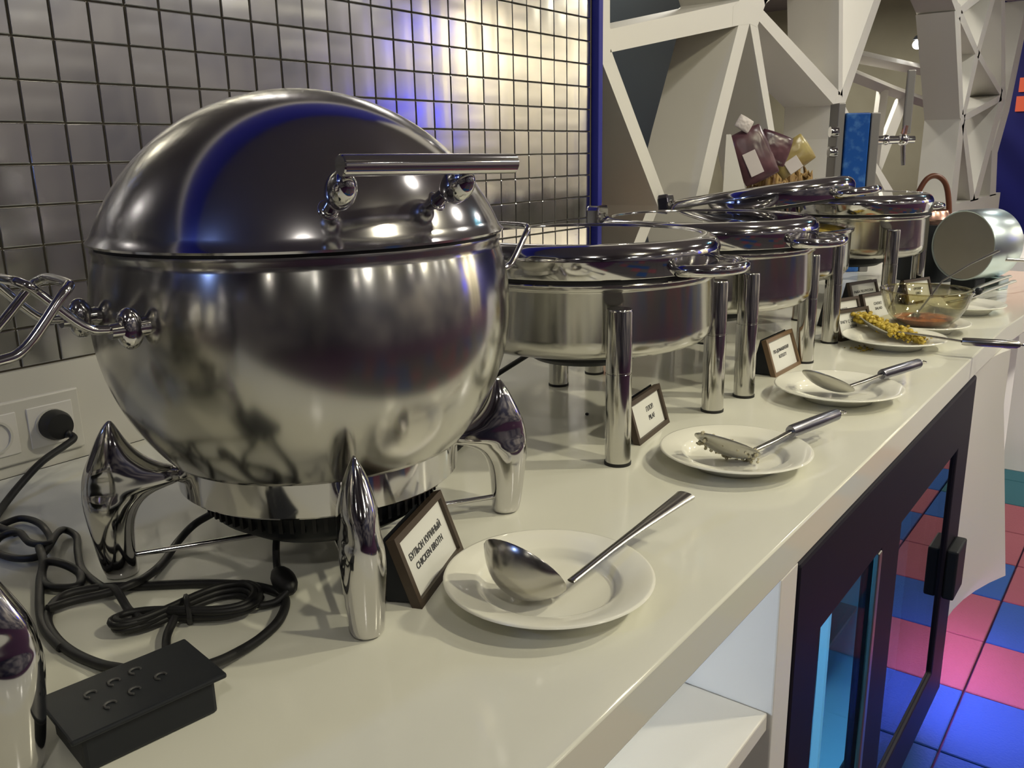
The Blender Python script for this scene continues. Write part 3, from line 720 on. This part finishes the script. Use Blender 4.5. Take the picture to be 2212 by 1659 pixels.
MB().prism([(-.012, 0), (.150, 0), (.052, .285), (.008, .425), (-.004, .425)], -.001, .001, 'xz').build('side_plate', lattm, rk, smooth=0)
MB().box((.085, .105, .14), (.12, .05, .28)).build('bin', dullsteel, rk, smooth=0)
def bag(name, c, w_, h, th, rot, m, lbl, lab):
    mb = MB(); n = 12; mm = Matrix.Rotation(rot[2], 3, 'Z') @ Matrix.Rotation(rot[1], 3, 'Y') @ Matrix.Rotation(rot[0], 3, 'X'); v = []; f = []
    rr_ = random.Random(name)
    for s in (-1, 1):
        for j in range(n+1):
            for i in range(n+1):
                a, b = -1+2*i/n, -1+2*j/n
                e = max(0, (1-a*a)*(1-b*b))**.45
                v.append(mm @ Vector((a*w_/2*(1-.06*b*b), s*(th/2*e+rr_.uniform(0, .002)*(e > 0)), b*h/2*(1-.05*a*a)))+Vector(c))
    o0 = (n+1)**2
    for j in range(n):
        for i in range(n):
            q = (j*(n+1)+i, j*(n+1)+i+1, (j+1)*(n+1)+i+1, (j+1)*(n+1)+i); f.append(q); f.append(tuple(o0+t for t in reversed(q)))
    mb.add(v, f); o = mb.build('snack_bag', m, smooth=50); tag(o, lab, 'snack bag', 'snack bags in the steel rack')
    o.modifiers.new('s', 'SUBSURF').levels = 1
    if lbl:
        d_ = mm @ Vector((-.1*w_, -th*.47, -.02)); lo = MB().box(Vector(c)+d_, (w_*.34, .004, h*.42), 0, mm).build('label', bagl, o, smooth=0, bevel=.001)
    return o
sr = atan2(r2.y, r2.x)
bag('b1', (1.743, -.229, .372), .105, .150, .03, (R(-8), R(-24), sr), bagp, True, 'dark purple snack bag with pale label, leftmost in rack')
bag('b2', (1.798, -.264, .390), .095, .085, .03, (R(-8), R(20), sr), bagp, False, 'dark snack bag leaning between the labelled bag and yellow bag')
bag('b3', (1.853, -.294, .366), .115, .085, .03, (R(-8), R(-34), sr), bagy, True, 'yellow snack bag, rightmost in the rack')
bag('b4', (1.725, -.209, .452), .045, .038, .012, (R(-8), R(30), sr), bagl, False, 'small white tag bag sticking up on top of the snack rack')
mb = MB(); rnd = random.Random(9)
for i in range(90):
    x = rnd.uniform(1.87, 2.27); y = rnd.uniform(-.225, -.165); hgt = rnd.uniform(.01, .072)
    mb.tube([(x, y, .268), (x+rnd.uniform(-.015, .015), y, .275+hgt*.6), (x+rnd.uniform(-.03, .03), y+rnd.uniform(-.01, .01), .275+hgt)], [.009, .007, .001], 6)
tag(mb.build('dried_snacks', dry, kind='stuff'), 'dried brown snack sticks poking up behind the chafing dish', 'snack')
tag(MB().box((2.07, -.195, .135), (.44, .08, .27)).build('snack_box', dullsteel, smooth=0, bevel=.004), 'steel box full of dried snacks behind the chafing dishes', 'box')
o = MB().lathe([(0, .05), (.06, .05), (.045, .15), (.004, .275), (0, .275)], 20, (1.505, .10, 0)).build('folded_napkin', orange); tag(o, 'orange folded napkin cone by the blue edge strip', 'napkin')

# ------------------------------------------------------------------ lattice partition
LAT = {
'a': [(1.346, 1.1), (1.383, 1.1), (1.394, .619), (1.344, .596)],
'b': [(1.347, .662), (2.158, .823), (2.232, .767), (1.394, .619), (1.348, .629)],
'b2': [(2.158, .823), (2.29, .893), (2.52, .952), (2.32, .815), (2.284, .77), (2.183, .762)],
'b3': [(2.158, .823), (2.29, .893), (2.0, 1.12), (1.93, 1.12)],
'c': [(1.344, .611), (1.397, .627), (1.712, .247), (1.83, .04), (1.76, .04), (1.653, .243)],
'd': [(2.159, .778), (2.238, .781), (2.065, .447), (1.977, .258), (1.88, .04), (1.80, .04), (1.895, .262), (1.982, .447)],
'e': [(2.228, .773), (2.287, .779), (2.504, .421), (2.592, .262), (2.70, .04), (2.65, .04), (2.547, .264), (2.444, .429)],
'f': [(2.286, .785), (2.319, .819), (3.169, .6), (3.155, .536)],
'g': [(2.301, .814), (2.297, .841), (2.90, 1.12), (3.0, 1.12)],
'h1': [(3.03, 1.12), (3.08, 1.12), (3.202, .584), (3.15, .582)],
'h2': [(3.171, .592), (3.65, 1.12), (3.74, 1.12), (3.225, .54)],
'i1': [(3.11, .554), (3.197, .557), (3.194, .423), (3.16, .04), (3.06, .04), (3.112, .423)],
'i2': [(3.15, .556), (3.219, .563), (3.657, .364), (4.45, .04), (4.25, .04), (3.586, .365)],
'r0': [(4.5, 1.3), (4.65, 1.3), (5.214, 1.126), (5.104, 1.099)],
'r1': [(5.053, 1.104), (5.193, 1.119), (5.619, .533), (5.51, .531)],
'r2': [(5.076, 1.106), (5.238, 1.128), (5.834, .962), (7.001, .742), (6.861, .714), (5.731, .936)],
'r3': [(5.141, 1.123), (5.248, 1.11), (6.132, 1.35), (5.861, 1.35)],
'r4': [(6.111, 1.365), (6.267, 1.384), (5.879, .938), (5.633, .533), (5.524, .531), (5.755, .945)],
'r5': [(6.348, 1.395), (6.48, 1.411), (7.001, .742), (6.827, .735)],
'r6': [(5.5, .549), (5.647, .533), (5.666, .03), (5.471, .03)],
'r7': [(5.527, .55), (5.655, .544), (6.293, .02), (6.126, .02)],
'r8': [(6.816, .75), (7.003, .739), (6.397, .02), (6.192, .02)],
'r9': [(5.523, .558), (5.595, .527), (7.019, .716), (6.877, .746)],
'r10': [(7.744, 1.472), (7.531, 1.168), (7.249, .635), (6.959, .332), (7.10, .02), (6.85, .02), (6.716, .351), (6.992, .644), (7.275, 1.146), (7.437, 1.436)],
'foot': [(1.335, .03), (7.3, .03), (7.3, FLOOR), (1.335, FLOOR)],
'top': [(1.335, 1.12), (4.6, 1.30), (7.9, 1.50), (7.9, 1.70), (1.335, 1.70)],
}
lt = thing('lattice_partition', 'white geometric lattice partition with deep triangular openings', 'partition', (1.34, 0, FLOOR)); DEP = .20
for n, poly in LAT.items():
    MB().prism([(x-1.34, z-FLOOR) for x, z in poly], .0, DEP, 'xz').build('strut' if n not in ('foot', 'top') else 'base_panel' if n == 'foot' else 'top_panel', lattm, lt, smooth=0)
for x, z, r_ in ((3.165, .565, .05), (5.15, 1.115, .075), (5.79, .945, .05), (5.57, .54, .06), (6.93, .735, .09)):
    MB().prism([(x-1.34+r_*cos(k*pi/4+.3)*(.8 if x < 3 else 1), z-FLOOR+r_*sin(k*pi/4+.3)*.55) for k in range(8)], -.0006, DEP-.001, 'xz').build('node', lattm, lt, smooth=0)
for poly in ([(1.344, .664), (1.394, .674), (1.396, .600), (1.344, .594)], [(2.10, .80), (2.16, .83), (2.30, .895), (2.345, .83), (2.29, .76), (2.235, .765), (2.10, .745)]):
    MB().prism([(x-1.34, z-FLOOR) for x, z in poly], -.0006, DEP-.001, 'xz').build('node', lattm, lt, smooth=0)
# room behind the lattice
bw = thing('back_room_panel', 'mauve wall panel standing behind the lattice near the blue strip', 'panel', (1.9, .9, FLOOR))
MB().box((0, 0, 1.2), (1.9, .05, 2.4)).build('panel_board', mauve, bw, smooth=0)
tag(MB().box((3.55, 1.25, .25), (1.35, .06, 2.0)).build('dark_window', teal, smooth=0, bevel=.01), 'dark teal window pane seen through the left lattice openings', 'window')
bm_ = thing('ceiling_beam_frame', 'pale beams of the back room seen through the wide opening', 'beam', (7.6, 1.0, .9))
for a_, b_, r_ in (((-1.3, 0, .16), (2.0, 0, .20), .05), ((-1.3, 0, .045), (.2, 0, -.04), .05), ((.2, 0, -.04), (1.5, 0, -.10), .05), ((.55, 0, -.1), (-.2, 0, -.75), .06), ((-.1, 0, -.05), (-.25, 0, -.95), .05)):
    MB().tube([a_, b_], r_, 4).build('beam', lattm, bm_, smooth=0)
lp = thing('back_room_spotlight', 'bright white spotlight glowing through the wide lattice opening', 'lamp', (8.32, .95, 1.255))
MB().ball((0, 0, .02), .045, (1, 1, .9), 16, 10).build('lens', lampm, lp)
MB().lathe([(0, .062), (.047, .06), (.03, .09), (.012, .1), (.012, .56), (0, .56)], 20).build('housing', black, lp)

# ------------------------------------------------------------------ cables and control box
def cable(name, label, pts, r=.0037, parent=None):
    o = MB().tube(spline(pts, 8), r, 10).build(name, rubber, parent, smooth=60)
    return tag(o, label, 'cable') if label else o
pc = thing('plugged_cable', 'thick black power cord with round plug in the wall socket', 'cable', (-.029, -.018, .057))
off = Vector((-.029, -.018, .057))
MB().lathe([(0, -.022), (.0165, -.020), (.0195, -.012), (.0198, 0), (0, 0)], 32, (0, .0005, 0), Matrix.Rotation(-pi/2, 3, 'X')).build('plug', rubber, pc, smooth=50)
MB().tube(spline([Vector(p)-off for p in [(-.022, -.036, .046), (-.018, -.044, .040), (-.036, -.054, .036), (-.075, -.076, .031), (-.109, -.092, .017), (-.140, -.115, .006), (-.166, -.150, .0045), (-.172, -.178, .0045), (-.168, -.205, .0045)]], 8), [.006]*3+[.0045]*62, 10).build('cord', rubber, pc, smooth=60)
cable('looped_cable', 'tangled black cable loops by the left wall socket', [(-.205, -.190, .005), (-.187, -.179, .005), (-.168, -.172, .005), (-.148, -.174, .006), (-.143, -.205, .006), (-.155, -.255, .008), (-.169, -.281, .012), (-.178, -.262, .012), (-.173, -.226, .012), (-.185, -.212, .008), (-.201, -.232, .005), (-.198, -.270, .005), (-.180, -.290, .007), (-.150, -.262, .012), (-.136, -.250, .007), (-.136, -.272, .005), (-.154, -.310, .005), (-.172, -.355, .005), (-.179, -.405, .006), (-.181, -.432, .013), (-.187, -.462, .006), (-.192, -.484, .010), (-.196, -.498, .012)])
cable('knotted_cable', 'knotted black cable bundle lying between the cords at left', [(-.170, -.262, .005), (-.181, -.290, .013), (-.191, -.318, .013), (-.205, -.344, .006), (-.206, -.368, .006), (-.192, -.384, .006), (-.180, -.366, .008), (-.183, -.345, .013), (-.190, -.325, .013), (-.202, -.336, .008), (-.219, -.368, .0045), (-.237, -.408, .0045), (-.247, -.44, .0045), (-.252, -.475, .0045)], .004)
cable('heater_cable', 'black cable running from the kettle heater to the crossing', [(-.020, -.400, .050), (-.037, -.390, .032), (-.060, -.374, .018), (-.084, -.378, .008), (-.119, -.404, .0045), (-.150, -.428, .010), (-.168, -.436, .0135), (-.185, -.428, .010), (-.210, -.412, .008), (-.232, -.412, .010)], .004)
cable('outer_loop_cable', 'wide oval black cable loop around the coiled cord', [(-.240, -.590, .014), (-.241, -.560, .010), (-.2465, -.525, .005), (-.250, -.490, .0045), (-.247, -.455, .0045), (-.236, -.418, .0045), (-.211, -.390, .0045), (-.183, -.400, .0047), (-.150, -.436, .0045), (-.116, -.478, .0045), (-.094, -.520, .0045), (-.092, -.556, .0045), (-.118, -.584, .0045), (-.150, -.597, .0045), (-.187, -.607, .010), (-.214, -.614, .018)], .0042)
# inline switch on heater lead
sw = thing('inline_switch', 'black inline cord switch below the kettle heater', 'switch', (-.082, -.545, 0))
MB().ball((0, 0, .013), .012, (.9, 2.0, .9), 14, 10, Matrix.Rotation(R(-22), 3, 'Z')).build('switch_body', rubber, sw)
MB().tube(spline([Vector(p)-Vector((-.082, -.545, 0)) for p in [(-.050, -.500, .045), (-.060, -.508, .030), (-.068, -.517, .018), (-.074, -.526, .013)]], 6), .0035, 8).build('cord', rubber, sw)
# coil bundle (figure of eight)
cb = thing('coiled_cord', 'bundled black cord coil tied in a figure eight', 'cable', (-.161, -.514, 0)); off = Vector((-.161, -.514, 0))
e1 = Vector((.78, .0, 0)); ea = Vector((-.12+.2, -.545+.508, 0)).normalized(); ea = Vector((.86, -.46, 0)).normalized(); eb_ = Vector((-ea.y, ea.x, 0))
for k in range(5):
    pts_ = []
    for t in range(40):
        a = 2*pi*t/40; A_ = .052+.0022*k; B_ = .020+.0016*k
        pts_.append(ea*(A_*cos(a)) + eb_*(B_*(sin(2*a)*.72+sin(a)*.42)) + Vector((0, 0, .0042+.0036*(k % 3)+.0010*k+.002*abs(cos(a+.8)))))
    MB().tube(pts_, .0031, 8, closed=True).build('cord_turn', rubber, cb, smooth=60)
MB().tube([eb_*(.016*cos(t*pi/6))+Vector((0, 0, .010+.010*sin(t*pi/6))) for t in range(12)], .0025, 6, closed=True).build('tie', rubber, cb)
cable('coil_lead', 'short black lead from the cord coil to the control box', [(-.176, -.518, .010), (-.192, -.532, .007), (-.203, -.548, .006), (-.212, -.566, .010), (-.218, -.582, .020)], .0036)
cable('coil_upper_lead', 'thin black lead from the coil to the inline switch', [(-.108, -.545, .008), (-.116, -.552, .006), (-.104, -.560, .006), (-.092, -.563, .012)], .0032)
# control box
bx = thing('control_box', 'black rectangular control box with moulded lettering', 'control box', (-.2655, -.613, 0), R(-8))
MB().box((0, 0, .0135), (.092, .058, .027)).build('housing', black, bx, smooth=0, bevel=.003)
MB().box((.0, 0, .0290), (.106, .068, .004)).build('cover', black, bx, smooth=0, bevel=.0015)
for i, (x, y) in enumerate([(-.02, -.012), (-.002, -.008), (.018, -.004), (-.025, .010), (-.008, .013), (.008, .016)]):
    MB().tube([(x+.004*cos(t*pi/6), y+.004*sin(t*pi/6), .0315) for t in range(9)], .0009, 6).build('moulded_mark', mat('mark_grey', (.06, .06, .06), .35) if i == 0 else bpy.data.materials['mark_grey'], bx)
cable('far_cable', 'black cable curling out behind the kettle beneath the chafer', [(.28, -.30, .0045), (.335, -.31, .0045), (.40, -.322, .0045), (.46, -.34, .0045), (.475, -.365, .0045), (.44, -.385, .0045), (.36, -.40, .0045), (.30, -.42, .0045)], .0042)
cable('chafer_cable', 'black cable from the wall to the nearest chafer heater', [(.36, -.20, .0045), (.43, -.215, .0045), (.49, -.235, .008), (.53, -.27, .02), (.55, -.33, .06), (.55, -.40, .105)], .0042)
